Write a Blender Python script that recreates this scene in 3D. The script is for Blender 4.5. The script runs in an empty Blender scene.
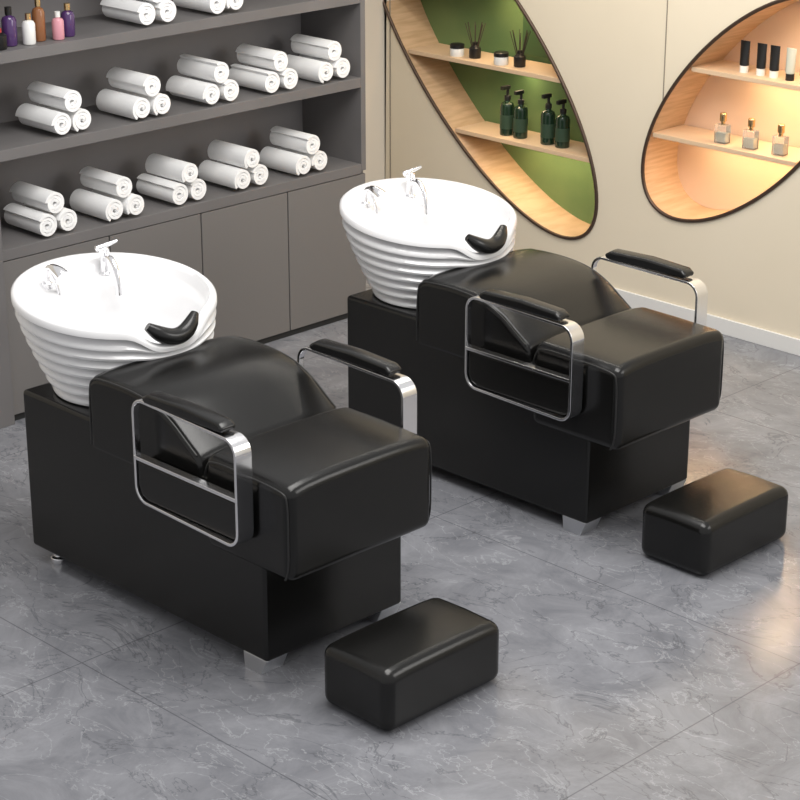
import bpy, bmesh, math, random
from mathutils import Vector, Matrix
random.seed(4)
S=bpy.context.scene
COL=S.collection
try: S.view_settings.view_transform='Standard'
except Exception: pass

# ---------------------------------------------------------------- materials
def mat(name,color,rough=.5,metal=0,bump=0,bscale=200,trans=0,spec=.5,coat=0,ior=1.45):
    m=bpy.data.materials.new(name);m.use_nodes=True
    nt=m.node_tree;b=nt.nodes['Principled BSDF']
    b.inputs['Base Color'].default_value=(*color,1)
    b.inputs['Roughness'].default_value=rough
    b.inputs['Metallic'].default_value=metal
    b.inputs['Specular IOR Level'].default_value=spec
    b.inputs['Transmission Weight'].default_value=trans
    b.inputs['Coat Weight'].default_value=coat
    b.inputs['IOR'].default_value=ior
    if bump:
        tc=nt.nodes.new('ShaderNodeTexCoord');n=nt.nodes.new('ShaderNodeTexNoise');n.inputs['Scale'].default_value=bscale
        n.inputs['Detail'].default_value=3
        bp=nt.nodes.new('ShaderNodeBump');bp.inputs['Strength'].default_value=bump;bp.inputs['Distance'].default_value=.002
        nt.links.new(tc.outputs['Object'],n.inputs['Vector']);nt.links.new(n.outputs['Fac'],bp.inputs['Height']);nt.links.new(bp.outputs['Normal'],b.inputs['Normal'])
    return m
def noise_color(m,c1,c2,scale,lo=.35,hi=.65,stretch=(1,1,1)):
    nt=m.node_tree;b=nt.nodes['Principled BSDF']
    tc=nt.nodes.new('ShaderNodeTexCoord');mp=nt.nodes.new('ShaderNodeMapping');mp.inputs['Scale'].default_value=stretch
    n=nt.nodes.new('ShaderNodeTexNoise');n.inputs['Scale'].default_value=scale;n.inputs['Detail'].default_value=6
    r=nt.nodes.new('ShaderNodeValToRGB');r.color_ramp.elements[0].position=lo;r.color_ramp.elements[1].position=hi
    r.color_ramp.elements[0].color=(*c1,1);r.color_ramp.elements[1].color=(*c2,1)
    nt.links.new(tc.outputs['Object'],mp.inputs['Vector']);nt.links.new(mp.outputs[0],n.inputs['Vector']);nt.links.new(n.outputs['Fac'],r.inputs['Fac']);nt.links.new(r.outputs['Color'],b.inputs['Base Color'])
M={}
M['leather']=mat('black_leather',(.006,.0059,.0056),.22,bump=.15,bscale=260,spec=.45)
M['piping']=mat('piping_leather',(.02,.02,.02),.35)
M['pad']=mat('arm_pad_leather',(.009,.009,.009),.24)
M['chrome']=mat('polished_chrome',(.88,.88,.9),.17,1)
M['steel']=mat('brushed_steel',(.7,.71,.73),.28,1)
M['ceramic']=mat('white_ceramic',(.74,.74,.75),.16,coat=.4)
M['towel']=mat('white_towel',(.95,.95,.95),.95,bump=.5,bscale=420)
M['cabinet']=mat('cabinet_grey',(.15,.145,.148),.5);noise_color(M['cabinet'],(.150,.143,.143),(.17,.162,.162),3)
M['cabback']=mat('cabinet_back_grey',(.23,.218,.22),.6)
M['door']=mat('cabinet_door_grey',(.172,.163,.158),.45)
M['gap']=mat('dark_gap',(.02,.02,.02),.8)
M['wall']=mat('cream_wall',(.8,.725,.6),.6);noise_color(M['wall'],(.79,.70,.55),(.815,.725,.575),1.5)
M['wallb']=mat('light_column',(.72,.66,.57),.6)
M['seam']=mat('panel_seam',(.3,.26,.21),.6)
M['base']=mat('baseboard_white',(.8,.79,.77),.35)
M['wood']=mat('niche_wood',(.55,.36,.2),.5);noise_color(M['wood'],(.50,.34,.20),(.62,.44,.28),5,stretch=(1,1,14))
M['woodsh']=mat('shelf_wood',(.72,.52,.34),.5)
M['bronze']=mat('bronze_trim',(.09,.06,.045),.35,.6)
M['green']=mat('green_panel',(.12,.2,.075),.6);noise_color(M['green'],(.10,.19,.075),(.16,.25,.10),1.6,.4,.6)
M['green2']=mat('dark_green_panel',(.05,.11,.045),.5)
M['peach']=mat('peach_panel',(.76,.57,.42),.6)
M['bottle']=mat('dark_green_bottle',(.012,.03,.016),.12,coat=.5)
M['label']=mat('label',(.5,.52,.45),.6)
M['dlabel']=mat('dark_label',(.03,.06,.035),.5)
M['black']=mat('black_plastic',(.012,.012,.012),.35)
M['white']=mat('white_plastic',(.8,.8,.78),.4)
M['glass']=mat('clear_glass',(.95,.93,.88),.05,trans=.85,ior=1.3)
M['gold']=mat('gold_cap',(.7,.5,.25),.25,1)
M['reed']=mat('reed',(.05,.035,.025),.8)
M['pink']=mat('pink_liquid',(.65,.3,.35),.25)
M['purple']=mat('purple_glass',(.07,.03,.12),.15,coat=.5)
M['amber']=mat('amber_glass',(.25,.1,.04),.15,coat=.5)
M['red']=mat('red_cap',(.4,.03,.03),.3)

# marble floor
def floor_mat():
    m=bpy.data.materials.new('grey_marble_tile');m.use_nodes=True
    nt=m.node_tree;N=nt.nodes.new;L=nt.links.new;b=nt.nodes['Principled BSDF']
    g=N('ShaderNodeNewGeometry')
    n1=N('ShaderNodeTexNoise');n1.inputs['Scale'].default_value=3.4;n1.inputs['Detail'].default_value=12;n1.inputs['Roughness'].default_value=.72;n1.inputs['Distortion'].default_value=.7
    r1=N('ShaderNodeValToRGB');e=r1.color_ramp.elements;e[0].position=.33;e[0].color=(.15,.154,.172,1);e[1].position=.67;e[1].color=(.265,.27,.293,1)
    L(g.outputs['Position'],n1.inputs['Vector']);L(n1.outputs['Fac'],r1.inputs['Fac'])
    def veins(scale,dist,width,seed):
        mp=N('ShaderNodeMapping');mp.inputs['Location'].default_value=(seed,seed*.7,0);mp.inputs['Rotation'].default_value=(0,0,.5+seed);mp.inputs['Scale'].default_value=(1,1.8,1)
        nz=N('ShaderNodeTexNoise');nz.inputs['Scale'].default_value=scale;nz.inputs['Detail'].default_value=6;nz.inputs['Roughness'].default_value=.58;nz.inputs['Distortion'].default_value=dist
        s=N('ShaderNodeMath');s.operation='SUBTRACT';s.inputs[1].default_value=.5
        a=N('ShaderNodeMath');a.operation='ABSOLUTE'
        mr=N('ShaderNodeMapRange');mr.inputs['From Min'].default_value=0;mr.inputs['From Max'].default_value=width;mr.inputs['To Min'].default_value=1;mr.inputs['To Max'].default_value=0
        L(g.outputs['Position'],mp.inputs['Vector']);L(mp.outputs[0],nz.inputs['Vector']);L(nz.outputs['Fac'],s.inputs[0]);L(s.outputs[0],a.inputs[0]);L(a.outputs[0],mr.inputs['Value'])
        return mr.outputs['Result']
    v1=veins(2.4,.8,.010,1.3);v2=veins(3.8,.6,.010,5.1)
    mk=N('ShaderNodeTexNoise');mk.inputs['Scale'].default_value=2.3;L(g.outputs['Position'],mk.inputs['Vector'])
    mm=N('ShaderNodeMath');mm.operation='MULTIPLY';L(v2,mm.inputs[0]);L(mk.outputs['Fac'],mm.inputs[1])
    x1=N('ShaderNodeMix');x1.data_type='RGBA';x1.inputs['B'].default_value=(.48,.49,.51,1)
    f1=N('ShaderNodeMath');f1.operation='MULTIPLY';f1.inputs[1].default_value=.65;L(mm.outputs[0],f1.inputs[0])
    L(f1.outputs[0],x1.inputs['Factor']);L(r1.outputs['Color'],x1.inputs['A'])
    x2=N('ShaderNodeMix');x2.data_type='RGBA';x2.inputs['B'].default_value=(.08,.083,.095,1)
    f2=N('ShaderNodeMath');f2.operation='MULTIPLY';f2.inputs[1].default_value=.6;L(v1,f2.inputs[0])
    L(f2.outputs[0],x2.inputs['Factor']);L(x1.outputs['Result'],x2.inputs['A'])
    sp=N('ShaderNodeSeparateXYZ');L(g.outputs['Position'],sp.inputs[0])
    def joint(out,off):
        a=N('ShaderNodeMath');a.operation='ADD';a.inputs[1].default_value=off+160;L(out,a.inputs[0])
        d=N('ShaderNodeMath');d.operation='MODULO';d.inputs[1].default_value=1.6;L(a.outputs[0],d.inputs[0])
        s=N('ShaderNodeMath');s.operation='SUBTRACT';s.inputs[1].default_value=.8;L(d.outputs[0],s.inputs[0])
        ab=N('ShaderNodeMath');ab.operation='ABSOLUTE';L(s.outputs[0],ab.inputs[0])
        c=N('ShaderNodeMath');c.operation='LESS_THAN';c.inputs[1].default_value=.0025;L(ab.outputs[0],c.inputs[0]);return c.outputs[0]
    j1=joint(sp.outputs['X'],.8-.98);j2=joint(sp.outputs['Y'],.8+.345)
    jm=N('ShaderNodeMath');jm.operation='MAXIMUM';L(j1,jm.inputs[0]);L(j2,jm.inputs[1])
    jf=N('ShaderNodeMath');jf.operation='MULTIPLY';jf.inputs[1].default_value=.55;L(jm.outputs[0],jf.inputs[0])
    x3=N('ShaderNodeMix');x3.data_type='RGBA';x3.inputs['B'].default_value=(.06,.06,.07,1)
    L(jf.outputs[0],x3.inputs['Factor']);L(x2.outputs['Result'],x3.inputs['A'])
    L(x3.outputs['Result'],b.inputs['Base Color']);b.inputs['Roughness'].default_value=.16
    b.inputs['Specular IOR Level'].default_value=.5
    return m
M['floor']=floor_mat()

# ---------------------------------------------------------------- mesh helpers
class MB:
    """collects geometry with several materials into one mesh"""
    def __init__(s): s.v=[];s.f=[];s.mi=[];s.mats=[]
    def _m(s,m):
        if m not in s.mats: s.mats.append(m)
        return s.mats.index(m)
    def add(s,v,f,m,M4=None):
        o=len(s.v)
        s.v+= [tuple(M4@Vector(p)) if M4 else tuple(p) for p in v]
        s.f+= [tuple(i+o for i in q) for q in f]; k=s._m(m); s.mi+=[k]*len(f)
    def box(s,a,b,m,M4=None):
        x0,y0,z0=a;x1,y1,z1=b
        v=[(x0,y0,z0),(x1,y0,z0),(x1,y1,z0),(x0,y1,z0),(x0,y0,z1),(x1,y0,z1),(x1,y1,z1),(x0,y1,z1)]
        s.add(v,[(0,3,2,1),(4,5,6,7),(0,1,5,4),(1,2,6,5),(2,3,7,6),(3,0,4,7)],m,M4)
    def lathe(s,prof,m,c=(0,0,0),n=28,sx=1,sy=1,M4=None):
        v=[];f=[]
        for r,z in prof:
            for i in range(n):
                a=2*math.pi*i/n;v.append((c[0]+r*sx*math.cos(a),c[1]+r*sy*math.sin(a),c[2]+z))
        for j in range(len(prof)-1):
            for i in range(n):
                k=(i+1)%n;f.append((j*n+i,j*n+k,(j+1)*n+k,(j+1)*n+i))
        f.append(tuple(range(n-1,-1,-1)));f.append(tuple(range((len(prof)-1)*n,len(prof)*n)))
        s.add(v,f,m,M4)
    def obj(s,name,parent=None,bevel=0,seg=3,smooth=True,angle=35,loc=None):
        me=bpy.data.meshes.new(name);me.from_pydata(s.v,[],s.f)
        for m in s.mats: me.materials.append(M[m])
        me.polygons.foreach_set('material_index',s.mi);me.update()
        bm=bmesh.new();bm.from_mesh(me);bmesh.ops.recalc_face_normals(bm,faces=bm.faces);bm.to_mesh(me);bm.free()
        o=bpy.data.objects.new(name,me);COL.objects.link(o)
        if parent: o.parent=parent
        if loc: o.location=loc
        if smooth:
            me.polygons.foreach_set('use_smooth',[True]*len(me.polygons))
            try: me.set_sharp_from_angle(angle=math.radians(angle))
            except Exception: pass
        if bevel:
            b=o.modifiers.new('bevel','BEVEL');b.width=bevel;b.segments=seg;b.limit_method='ANGLE';b.angle_limit=math.radians(38)
            me.polygons.foreach_set('use_smooth',[True]*len(me.polygons))
            at=me.attributes.get('sharp_edge')
            if at: me.attributes.remove(at)
            w=o.modifiers.new('wn','WEIGHTED_NORMAL');w.keep_sharp=False;w.weight=80
        return o
def prism(mb,prof,y0,y1,m,ny=1,crown=None):
    n=len(prof);v=[];f=[]
    for j in range(ny+1):
        t=j/ny;y=y0+(y1-y0)*t
        for x,z in prof:
            dz=crown(x,z,t) if crown else 0
            v.append((x,y,z+dz))
    for j in range(ny):
        for i in range(n):
            k=(i+1)%n;f.append((j*n+i,j*n+k,(j+1)*n+k,(j+1)*n+i))
    f.append(tuple(range(n)));f.append(tuple(range(ny*n+n-1,ny*n-1,-1)))
    mb.add(v,f,m)
def tube(name,pts,r,m,parent=None,radii=None,cyclic=False,order='NURBS',loc=None):
    cu=bpy.data.curves.new(name,'CURVE');cu.dimensions='3D';cu.bevel_depth=r;cu.bevel_resolution=5;cu.use_fill_caps=True
    sp=cu.splines.new('NURBS' if order=='NURBS' else 'POLY');sp.points.add(len(pts)-1)
    for i,p in enumerate(pts):
        sp.points[i].co=(*p,1);sp.points[i].radius=radii[i] if radii else 1
    if order=='NURBS': sp.order_u=3;sp.use_endpoint_u=True;cu.resolution_u=8
    sp.use_cyclic_u=cyclic
    cu.materials.append(M[m])
    o=bpy.data.objects.new(name,cu);COL.objects.link(o)
    dg=bpy.context.evaluated_depsgraph_get()
    me=bpy.data.meshes.new_from_object(o.evaluated_get(dg));me.name=name
    bpy.data.objects.remove(o)
    me.polygons.foreach_set('use_smooth',[True]*len(me.polygons))
    o=bpy.data.objects.new(name,me);COL.objects.link(o)
    if parent:o.parent=parent
    if loc:o.location=loc
    return o
def empty(name,loc=(0,0,0)):
    e=bpy.data.objects.new(name,None);COL.objects.link(e);e.location=loc;e.empty_display_size=.2;return e

# ---------------------------------------------------------------- shampoo chair
W=.6
def basin(parent):
    n=96
    rings=[]
    zb,zt=.632,.945
    nr=7
    def base(t):
        k=math.sin(t*math.pi/2*.8)/math.sin(math.pi/2*.8)
        return (-1.160+(-1.222+1.160)*t, zb+(zt-zb)*t, .206+(.310-.206)*k, .224+(.324-.224)*k, math.radians(8)*t)
    # stepped ribs: each band is a tapered ring that overhangs the band below
    for i in range(nr):
        for fr,e in ((0.0,-.002),(.02,.016),(.07,.027),(.30,.029),(.58,.020),(.82,.007),(.97,-.002)):
            t=(i+fr)/nr*.90
            cx,cz,rx,ry,ti=base((i+.5+.5*fr)/nr*.90)
            cz=zb+(zt-zb)*t;ti=math.radians(8)*t
            rings.append((cx,cz,rx+e,ry+e,ti,.06*max(0,(t-.5)/.5)**2))
    cx,cz,rx,ry,ti=base(.92)
    rings.append((cx,cz+.001,rx+.020,ry+.020,ti,.058))
    rings.append((cx,cz+.006,rx+.032,ry+.032,ti,.060))
    rings.append((cx,cz+.026,rx+.031,ry+.031,ti,.063))
    rings.append((cx,cz+.034,rx+.021,ry+.021,ti,.065))
    rings.append((cx,cz+.032,rx+.008,ry+.008,ti,.065))
    rings.append((cx+.003,cz+.014,rx-.002,ry-.001,ti,.06))
    rings.append((cx+.006,cz-.010,rx-.012,ry-.008,ti,.05))
    rings.append((cx+.012,cz-.024,rx-.028,ry-.016,ti,.045))
    rings.append((cx+.036,cz-.030,rx-.056,ry-.028,ti,.035))
    rings.append((cx+.040,cz-.05,rx-.068,ry-.040,ti,.03))
    rings.append((cx+.040,cz-.12,rx-.085,ry-.07,ti,.01))
    rings.append((cx+.035,cz-.19,rx-.11,ry-.105,ti*.7,0))
    rings.append((cx+.03,cz-.225,rx-.16,ry-.16,ti*.4,0))
    rings.append((cx+.03,cz-.24,rx-.24,ry-.25,0,0))
    rings.append((cx+.03,cz-.242,.025,.025,0,0))
    v=[];f=[]
    for cx_,cz_,rx_,ry_,ti_,no in rings:
        for i in range(n):
            a=2*math.pi*i/n;lx=rx_*math.cos(a);ly=ry_*math.sin(a)
            aa=(a+math.pi)%(2*math.pi)-math.pi
            g=math.exp(-(aa/.38)**4)
            v.append((cx_+lx*math.cos(ti_),.3+ly,cz_-lx*math.sin(ti_)-no*g))
    for j in range(len(rings)-1):
        for i in range(n):
            k=(i+1)%n;f.append((j*n+i,j*n+k,(j+1)*n+k,(j+1)*n+i))
    f.append(tuple(range(n-1,-1,-1)));f.append(tuple(range((len(rings)-1)*n,len(rings)*n)))
    mb=MB();mb.add(v,f,'ceramic')
    mb.obj('ribbed_basin',parent,angle=55)
    mb=MB();mb.lathe([(.03,0),(.03,.004),(.024,.006),(.022,.003),(.005,.003)],'chrome',(-1.19,.3,cz-.243))
    mb.obj('drain',parent)
def faucets(parent):
    mb=MB()
    x,y,z=-1.455,.44,.925
    mb.lathe([(.024,-.01),(.024,.006),(.017,.012),(.016,.075),(.019,.08),(.019,.095),(.012,.10)],'chrome',(x,y,z))
    mb.obj('mixer_body',parent)
    tube('mixer_lever',[(x-.005,y-.03,z+.098),(x,y,z+.104),(x+.01,y+.05,z+.115)],.007,'chrome',parent,radii=[1.6,1.5,.7])
    tube('mixer_spout',[(x,y,z+.05),(x+.05,y-.02,z+.085),(x+.10,y-.03,z+.06),(x+.12,y-.035,z+.0),(x+.12,y-.035,z-.04)],.012,'chrome',parent)
    x,y,z=-1.465,.2,.935
    mb=MB();mb.lathe([(.02,-.01),(.02,.01),(.013,.016),(.012,.03)],'chrome',(x,y,z));mb.obj('shower_base',parent)
    tube('shower_arm',[(x,y,z+.01),(x,y,z+.06),(x+.03,y,z+.075),(x+.06,y-.0,z+.06)],.010,'chrome',parent)
    tube('shower_head',[(x+.03,y,z+.072),(x+.06,y,z+.07),(x+.085,y+.005,z+.05)],.022,'chrome',parent,radii=[.6,1,1.2])
    tube('shower_hose',[(x+.03,y,z+.05),(x+.055,y+.01,z+.0),(x+.05,y+.01,z-.03)],.007,'chrome',parent)
def arm(parent,side):
    yc=-.05 if side=='left' else W+.05
    x0,x1,z0,z1,r=-.675,-.15,.455,.81,.055
    pts=[]
    for cx,cz,a0 in ((x1-r,z1-r,90),(x1-r,z0+r,0),(x0+r,z0+r,-90),(x0+r,z1-r,-180)):
        for k in range(9):
            a=math.radians(a0-90*k/8);pts.append((cx+r*math.cos(a),cz+r*math.sin(a),math.cos(a),math.sin(a)))
    th=.010;v=[];f=[];n=len(pts)
    for (x,z,nx,nz) in pts:
        w=.012+.020*((x-x0)/(x1-x0))
        for (d,y) in ((0,-w),(0,w),(-th,w),(-th,-w)):
            v.append((x+nx*d,yc+y,z+nz*d))
    for i in range(n):
        j=(i+1)%n
        for k in range(4):
            l=(k+1)%4;f.append((i*4+k,i*4+l,j*4+l,j*4+k))
    mb=MB();mb.add(v,f,'chrome');mb.obj('arm_frame_'+side,parent,bevel=.0015,seg=2)
    mb=MB();mb.box((x0+.004,yc-.015,.600),(x1-.008,yc+.015,.612),'chrome')
    mb.obj('arm_crossbar_'+side,parent,bevel=.001,seg=1)
    a,b2=(yc-.006,-.002) if side=='left' else (W+.002,yc+.006)
    g=.012;rr=.045
    prof=[(x0+g,.594),(x0+g,z0+g+rr),(x0+g+.013,z0+g+.013),(x0+g+rr,z0+g),(x1-g-rr,z0+g),(x1-g-.013,z0+g+.013),(x1-g,z0+g+rr),(x1-g,.594)]
    mb=MB();prism(mb,prof,a,b2,'leather');mb.obj('arm_side_panel_'+side,parent,bevel=.006,seg=3)
    mb=MB()
    prof=[(-.59,.813),(-.22,.815),(-.212,.83),(-.235,.845),(-.40,.852),(-.57,.845),(-.60,.83)]
    prism(mb,prof,yc-.03,yc+.03,'pad',4,lambda x,z,t:(.004*(1-(2*t-1)**2) if z>.83 else 0))
    mb.obj('arm_pad_'+side,parent,bevel=.011,seg=4)
def chair(name,loc):
    P=empty(name,loc)
    mb=MB()
    prism(mb,[(-1.372,.05),(-.131,.05),(-.131,.60),(-.97,.60),(-.975,.63),(-1.372,.63)],0.003,W-.003,'leather',1)
    mb.obj('base_body',P,bevel=.014,seg=4)
    def cr(x,z,t):
        return .016*(1-(2*t-1)**4) if z>.62 else 0
    mb=MB()
    prism(mb,[(-.988,.52),(-.988,.64),(-.988,.755),(-.965,.778),(-.93,.788),(-.81,.793),(-.70,.787),(-.62,.770),(-.55,.738),(-.49,.695),(-.44,.662),(-.415,.64),(-.41,.56),(-.41,.52)],0,W,'leather',10,cr)
    mb.obj('backrest_cushion',P,bevel=.022,seg=5)
    mb=MB()
    prism(mb,[(0,.364),(0,.52),(0,.672),(-.2,.678),(-.395,.68),(-.405,.56),(-.405,.364)],-.006,W+.006,'leather',8,cr)
    mb.obj('leg_rest_cushion',P,bevel=.034,seg=7)
    for i,y in enumerate((.004,W-.004)):
        tube('backrest_piping_%d'%i,[(-.985,y,.54),(-.985,y,.64),(-.98,y,.745),(-.965,y,.772),(-.93,y,.783),(-.81,y,.788),(-.70,y,.782),(-.62,y,.765),(-.55,y,.733),(-.49,y,.69),(-.44,y,.657)],.0035,'piping',P)
    for i,y in enumerate((-.003,W+.003)):
        tube('leg_rest_piping_%d'%i,[(-.03,y,.374),(-.012,y,.392),(-.011,y,.52),(-.012,y,.640),(-.032,y,.660),(-.2,y,.666),(-.35,y,.668),(-.385,y,.65),(-.395,y,.60)],.003,'piping',P)
    mb=MB()
    for x,y in ((-.19,.05),(-.19,W-.05)):
        v=[(x-.05,y-.045,0),(x+.03,y-.045,0),(x+.03,y+.045,0),(x-.05,y+.045,0),(x-.055,y-.045,.055),(x+.055,y-.045,.055),(x+.055,y+.045,.055),(x-.055,y+.045,.055)]
        mb.add(v,[(0,3,2,1),(4,5,6,7),(0,1,5,4),(1,2,6,5),(2,3,7,6),(3,0,4,7)],'steel')
    for y in (.05,W-.05):
        mb.lathe([(.03,0),(.03,.02),(.017,.025),(.017,.052)],'chrome',(-1.28,y,0))
    mb.obj('feet',P,bevel=.002,seg=2)
    basin(P);faucets(P)
    pts=[];rad=[]
    for k in range(11):
        t=k/10*2-1
        pts.append((-.885-.03*t*t,.3+.10*t,.868+.05*t*t));rad.append(.5+.5*(1-t**4))
    tube('neck_rest',pts,.029,'pad',P,radii=rad)
    arm(P,'left');arm(P,'right')
    return P
chair('shampoo_chair',(0,0,0));chair('shampoo_chair',(.022,1.498,0))

def stool(loc):
    mb=MB();a,b,h=.293,.502,.206
    prism(mb,[(-a,.002),(0,.002),(0,.10),(0,h-.003),(-a/2,h+.002),(-a,h-.003),(-a,.1)],0,b,'leather',6,lambda x,z,t:(.007*(1-(2*t-1)**4) if z>.15 else 0))
    o=mb.obj('footstool',None,bevel=.037,seg=8,loc=loc)
    bv=o.modifiers['bevel'];bv.use_clamp_overlap=False
stool((.396,.010,0));stool((.408,1.514,0))

# ---------------------------------------------------------------- room
YW=3.683;XB=-3.36
mb=MB();mb.box((XB-.1,-4.5,-.05),(5,YW+.5,0),'floor');mb.obj('floor',smooth=False)
mb=MB();mb.box((XB-.1,-4.5,0),(XB,YW+.4,2.9),'wallb');mb.obj('wall_back',smooth=False)
NI=[dict(c=(-2.700,1.05),A=1.04,B=.40,ang=math.radians(135)),dict(c=(-1.085,1.04),A=.70,B=.34,ang=math.radians(45))]
def ell(nc,k=96,da=0):
    c,s=math.cos(nc['ang']),math.sin(nc['ang']);o=[]
    for i in range(k):
        t=2*math.pi*i/k;u=(nc['A']+da)*math.cos(t);w=(nc['B']+da)*math.sin(t)
        o.append((nc['c'][0]+u*c-w*s,nc['c'][1]+u*s+w*c))
    return o
cu=bpy.data.curves.new('w','CURVE');cu.dimensions='2D';cu.fill_mode='BOTH';cu.extrude=.0
for pts in ([(XB,0),(5,0),(5,2.9),(XB,2.9)],ell(NI[0]),ell(NI[1])):
    sp=cu.splines.new('POLY');sp.points.add(len(pts)-1);sp.use_cyclic_u=True
    for i,p in enumerate(pts): sp.points[i].co=(p[0],p[1],0,1)
co=bpy.data.objects.new('w',cu);COL.objects.link(co)
me=bpy.data.meshes.new_from_object(co.evaluated_get(bpy.context.evaluated_depsgraph_get()));bpy.data.objects.remove(co)
for v in me.vertices: v.co=(v.co.x,YW,v.co.y)
me.materials.clear();me.materials.append(M['wall'])
me.name='wall_right';wo=bpy.data.objects.new('wall_right',me);COL.objects.link(wo)
mb=MB();mb.box((XB,YW-.014,0),(5,YW-.0005,.075),'base');mb.obj('baseboard_right',bevel=.002,seg=1)
mb=MB()
mb.box((-1.543,YW-.003,1.02),(-1.538,YW-.0005,2.9),'seam');mb.box((XB+.04,YW-.003,.075),(XB+.046,YW-.0005,2.9),'seam');mb.box((.6,YW-.003,.075),(.606,YW-.0005,2.9),'seam')
mb.obj('trim_1',smooth=False)
D=.25
def chord(nc,z,m=0):
    xs=[];p=ell(nc,720,-m)
    for i in range(720):
        a,b=p[i],p[(i+1)%720]
        if (a[1]-z)*(b[1]-z)<=0 and a[1]!=b[1]:
            t=(z-a[1])/(b[1]-a[1]);xs.append(a[0]+t*(b[0]-a[0]))
    return min(xs),max(xs)
for i,nc in enumerate(NI):
    P=empty('oval_wall_niche',(nc['c'][0],YW,nc['c'][1]))
    inv=Matrix.Translation((-nc['c'][0],-YW,-nc['c'][1]))
    e=ell(nc);n=len(e)
    mb=MB();v=[(x,YW,z) for x,z in e]+[(x,YW+D,z) for x,z in e]
    mb.add(v,[(k,(k+1)%n,n+(k+1)%n,n+k) for k in range(n)],'wood',inv);mb.obj('niche_lining',P)
    mb=MB();mb.add([(x,YW+D,z) for x,z in e],[tuple(range(n))],'green' if i==0 else 'peach',inv)
    if i==0:
        for xa,xb in ((-2.62,-2.36),(-2.35,-2.10)):
            mb.box((xa,YW+D-.012,1.055),(xb,YW+D-.002,1.36),'green2',inv)
    mb.obj('niche_back_panel',P,smooth=False)
    tube('niche_trim',[tuple(inv@Vector((x,YW-.004,z))) for x,z in ell(nc,96,.004)],.009,'bronze',P,cyclic=True,order='POLY')
    mb=MB()
    for z in ((1.03,.675,1.39) if i==0 else (.865,1.2)):
        a0,a1=chord(nc,z,.0);b0,b1=chord(nc,z-.022,.0)
        x0,x1=max(a0,b0),min(a1,b1)
        mb.box((x0+.003,YW+.008,z-.022),(x1-.003,YW+D-.014,z),'woodsh',inv)
    mb.obj('niche_shelves',P,bevel=.002,seg=1)

# cabinet / shelving
CX=-2.5;CB=-2.9;y0,y1=.70,2.72
mb=MB()
mb.box((XB+.005,y0,.0),(CX-.02,y1,.70),'cabinet')
mb.box((XB+.005,y0,.70),(CB,y1,2.6),'cabback')
mb.box((XB+.005,y1-.03,.70),(CX,y1,2.6),'cabinet')
mb.box((XB+.005,y0-.16,0),(CX+.02,y0,2.6),'cabinet')
for z in (.732,1.134,1.516,1.92,2.32): mb.box((CB,y0,z-.045),(CX,y1-.03,z),'cabinet')
ds=[.70,1.24,1.732,2.234,2.72]
for a,b in zip(ds[:-1],ds[1:]): mb.box((CX-.018,a+.003,.03),(CX-.002,b-.003,.683),'door')
mb.box((CX-.02,y0,0),(CX-.012,y1,.03),'gap')
mb.obj('shelving_cabinet',bevel=.0015,seg=1)

# towels
def roll(mb,x,y,z,R,Ln,rot):
    turns=2.8;N=84;th=.0105
    v=[];f=[]
    for i in range(N+1):
        a=turns*2*math.pi*i/N;r=.006+(R-.006-th/2)*(i/N)
        for rr in (r+th*.62,r-th*.55):
            ca,sa=math.cos(a+rot),math.sin(a+rot)
            jit=.002*math.sin(a*1.3+rot)
            v.append((x+jit,y+rr*ca,z+rr*sa*.96));v.append((x-Ln+jit,y+rr*ca,z+rr*sa*.96))
    for i in range(N):
        p=i*4;q=p+4
        f+=[(p,q,q+1,p+1),(p+2,p+3,q+3,q+2),(p,p+2,q+2,q),(p+1,q+1,q+3,p+3)]
    f+=[(0,1,3,2),(4*N,4*N+2,4*N+3,4*N+1)]
    mb.add(v,f,'towel')
def towels(y,z):
    mb=MB();R=.052;x=-.03+CX+.02
    roll(mb,0,-R-.001,R,R,.25,random.uniform(3.2,5.6));roll(mb,random.uniform(-.008,.008),R+.001,R,R,.25,random.uniform(3.2,5.6))
    roll(mb,random.uniform(-.008,.008),random.uniform(-.006,.006),R+R*1.62,R*.97,.25,random.uniform(3.2,5.6))
    mb.obj('rolled_towel_stack',loc=(x,y,z+.001),bevel=.0012,seg=1)
for y in (.995,1.335,1.68,2.035,2.395): towels(y,.732)
for y in (1.095,1.50,1.875,2.215,2.54): towels(y,1.134)
for y in (1.545,1.92): towels(y,1.516)

# bottles
def pump(x,y,z,h,r=.036):
    mb=MB();b=h*.66
    mb.lathe([(r*.95,0),(r,.004),(r,b*.86),(r*.85,b*.95),(r*.4,b),(r*.4,b+.01)],'bottle')
    mb.lathe([(r*1.012,b*.2),(r*1.012,b*.62)],'dlabel')
    mb.lathe([(r*.45,b+.008),(r*.45,b+.03),(r*.2,b+.032),(r*.2,h-.02)],'black')
    mb.box((-.008,-.045,h-.024),(.010,.012,h-.006),'black')
    mb.obj('pump_bottle',bevel=.001,seg=1,loc=(x,y,z))
for x,h in ((-2.58,.255),(-2.49,.245),(-2.31,.255),(-2.215,.24)): pump(x,YW+.09,.675,h)
def candle(x,z):
    mb=MB();mb.lathe([(.034,0),(.036,.004),(.036,.04),(.033,.045)],'white');mb.lathe([(.037,.04),(.037,.058),(.03,.062)],'black')
    mb.obj('candle_jar',loc=(x,YW+.06,z))
candle(-2.90,1.03);candle(-2.60,1.03)
def reed(x,z):
    mb=MB();mb.lathe([(.028,0),(.03,.004),(.03,.05),(.012,.065),(.012,.08)],'black')
    for k in range(8):
        a=k*.785;M4=Matrix.Rotation(a,4,'Z')@Matrix.Rotation(.28,4,'Y')
        mb.box((-.0018,-.0018,.05),(.0018,.0018,.18),'reed',M4)
    mb.obj('reed_diffuser',loc=(x,YW+.085,z))
reed(-2.80,1.03);reed(-2.50,1.03)
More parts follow.
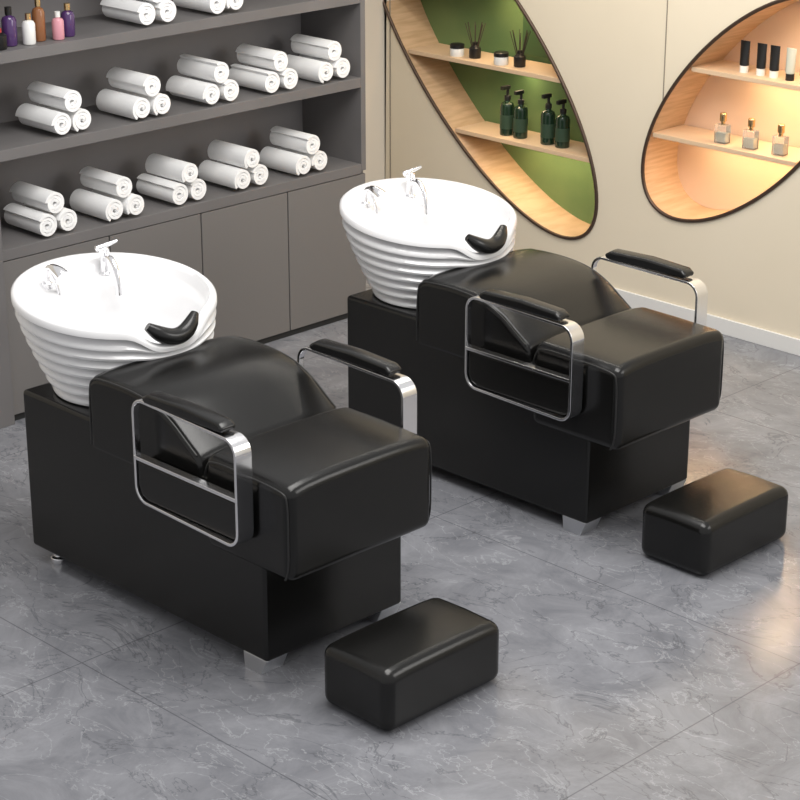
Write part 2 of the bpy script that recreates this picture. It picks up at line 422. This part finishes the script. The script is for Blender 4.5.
def perfume(x,z):
    mb=MB();mb.box((-.032,-.02,0),(.032,.02,.085),'glass');mb.box((-.026,-.014,.006),(.026,.014,.05),'label')
    mb.lathe([(.01,.085),(.01,.1),(.016,.1),(.016,.135),(.012,.138)],'gold')
    mb.obj('perfume_bottle',bevel=.003,seg=2,loc=(x,YW+.07,z))
for x in (-1.25,-1.095,-.935): perfume(x,.865)
def cosm(x,z,h,m):
    mb=MB();n=20
    v=[];f=[]
    for zz,rx,ry in ((.0,.018,.018),(.03,.018,.018),(.032,.022,.02),(h*.6,.024,.012),(h,.026,.002)):
        for i in range(n):
            a=2*math.pi*i/n;v.append((rx*math.cos(a),ry*math.sin(a),zz))
    for j in range(4):
        for i in range(n):
            k=(i+1)%n;f.append((j*n+i,j*n+k,(j+1)*n+k,(j+1)*n+i))
    f+= [tuple(range(n-1,-1,-1)),tuple(range(4*n,5*n))]
    mb.add(v,f,m);mb.lathe([(.0195,0),(.0195,.03)],'white' if m=='black' else 'black')
    mb.obj('cosmetic_tube',loc=(x,YW+.08,z))
for k,(x,m) in enumerate(((-1.16,'black'),(-1.07,'black'),(-1.0,'black'),(-.915,'label'),(-.84,'black'))): cosm(x,1.2,.14,m)
def flask(y,h,r,m,cap,x=-2.58):
    mb=MB();mb.lathe([(r*.92,0),(r,.005),(r,h*.66),(r*.8,h*.74),(r*.35,h*.78),(r*.35,h*.82)],m);mb.lathe([(r*.45,h*.8),(r*.45,h),(r*.3,h)],cap)
    mb.obj('cosmetic_bottle',loc=(x,y,1.518))
for i,(y,h,r,m,c) in enumerate(((.80,.08,.034,'black','red'),(.875,.15,.03,'purple','black'),(.945,.12,.026,'white','gold'),(1.015,.17,.026,'amber','gold'),(1.085,.11,.024,'pink','white'),(1.155,.13,.028,'purple','gold'))):
    flask(y,h,r,m,c,-2.56-.03*(i%2))

# ---------------------------------------------------------------- lights
def area(name,loc,target,sx,sy,energy,color=(1,1,1)):
    l=bpy.data.lights.new(name,'AREA');l.shape='RECTANGLE';l.size=sx;l.size_y=sy;l.energy=energy;l.color=color
    o=bpy.data.objects.new(name,l);COL.objects.link(o);o.location=loc
    o.rotation_euler=(Vector(target)-Vector(loc)).to_track_quat('-Z','Y').to_euler();return o
area('ceiling_light',(-.2,.6,3.6),(-.2,.6,0),2.2,2.2,122,(1,.98,.95))
area('front_right_fill',(3.5,3.0,3.0),(-.8,1,.5),2.2,1.8,58,(1,.98,.95))  # soft fill added from front right for highlights; no window there
area('wall_fill',(-1.4,2.6,2.8),(-1.4,3.68,1.2),2.6,.15,24,(1,.92,.78))  # warm fill added to brighten the right wall, not a fixture
area('niche_light',(-2.5,YW+.12,1.36),(-2.5,YW+.12,0),.5,.03,2.2,(1,.75,.46))
area('niche_light',(-2.55,YW+.12,1.0),(-2.5,YW+.12,0),.6,.03,2.0,(1,.75,.46))
area('niche_light',(-2.3,YW+.12,.64),(-2.3,YW+.12,0),.5,.03,2.0,(1,.75,.46))
area('niche_light',(-.95,YW+.12,1.17),(-.95,YW+.12,0),.5,.03,2.4,(1,.71,.41))
area('niche_light',(-1.15,YW+.12,.835),(-1.15,YW+.12,0),.6,.03,2.4,(1,.71,.41))
area('niche_light',(-.8,YW+.12,1.5),(-.85,YW+.12,0),.3,.03,2.0,(1,.71,.41))
w=bpy.data.worlds.new('world');S.world=w;w.use_nodes=True
w.node_tree.nodes['Background'].inputs[0].default_value=(1,.99,.985,1);w.node_tree.nodes['Background'].inputs[1].default_value=.72

# ---------------------------------------------------------------- camera
cd=bpy.data.cameras.new('camera');cam=bpy.data.objects.new('camera',cd);COL.objects.link(cam);S.camera=cam
cd.sensor_width=36;cd.lens=2050*36/800
yaw,pitch=2.359,.363
F=Vector((math.cos(yaw)*math.cos(pitch),math.sin(yaw)*math.cos(pitch),-math.sin(pitch)))
R=Vector((math.sin(yaw),-math.cos(yaw),0));U=R.cross(F)
cam.matrix_world=Matrix(((R.x,U.x,-F.x,4.167),(R.y,U.y,-F.y,-3.689),(R.z,U.z,-F.z,3.072),(0,0,0,1)))
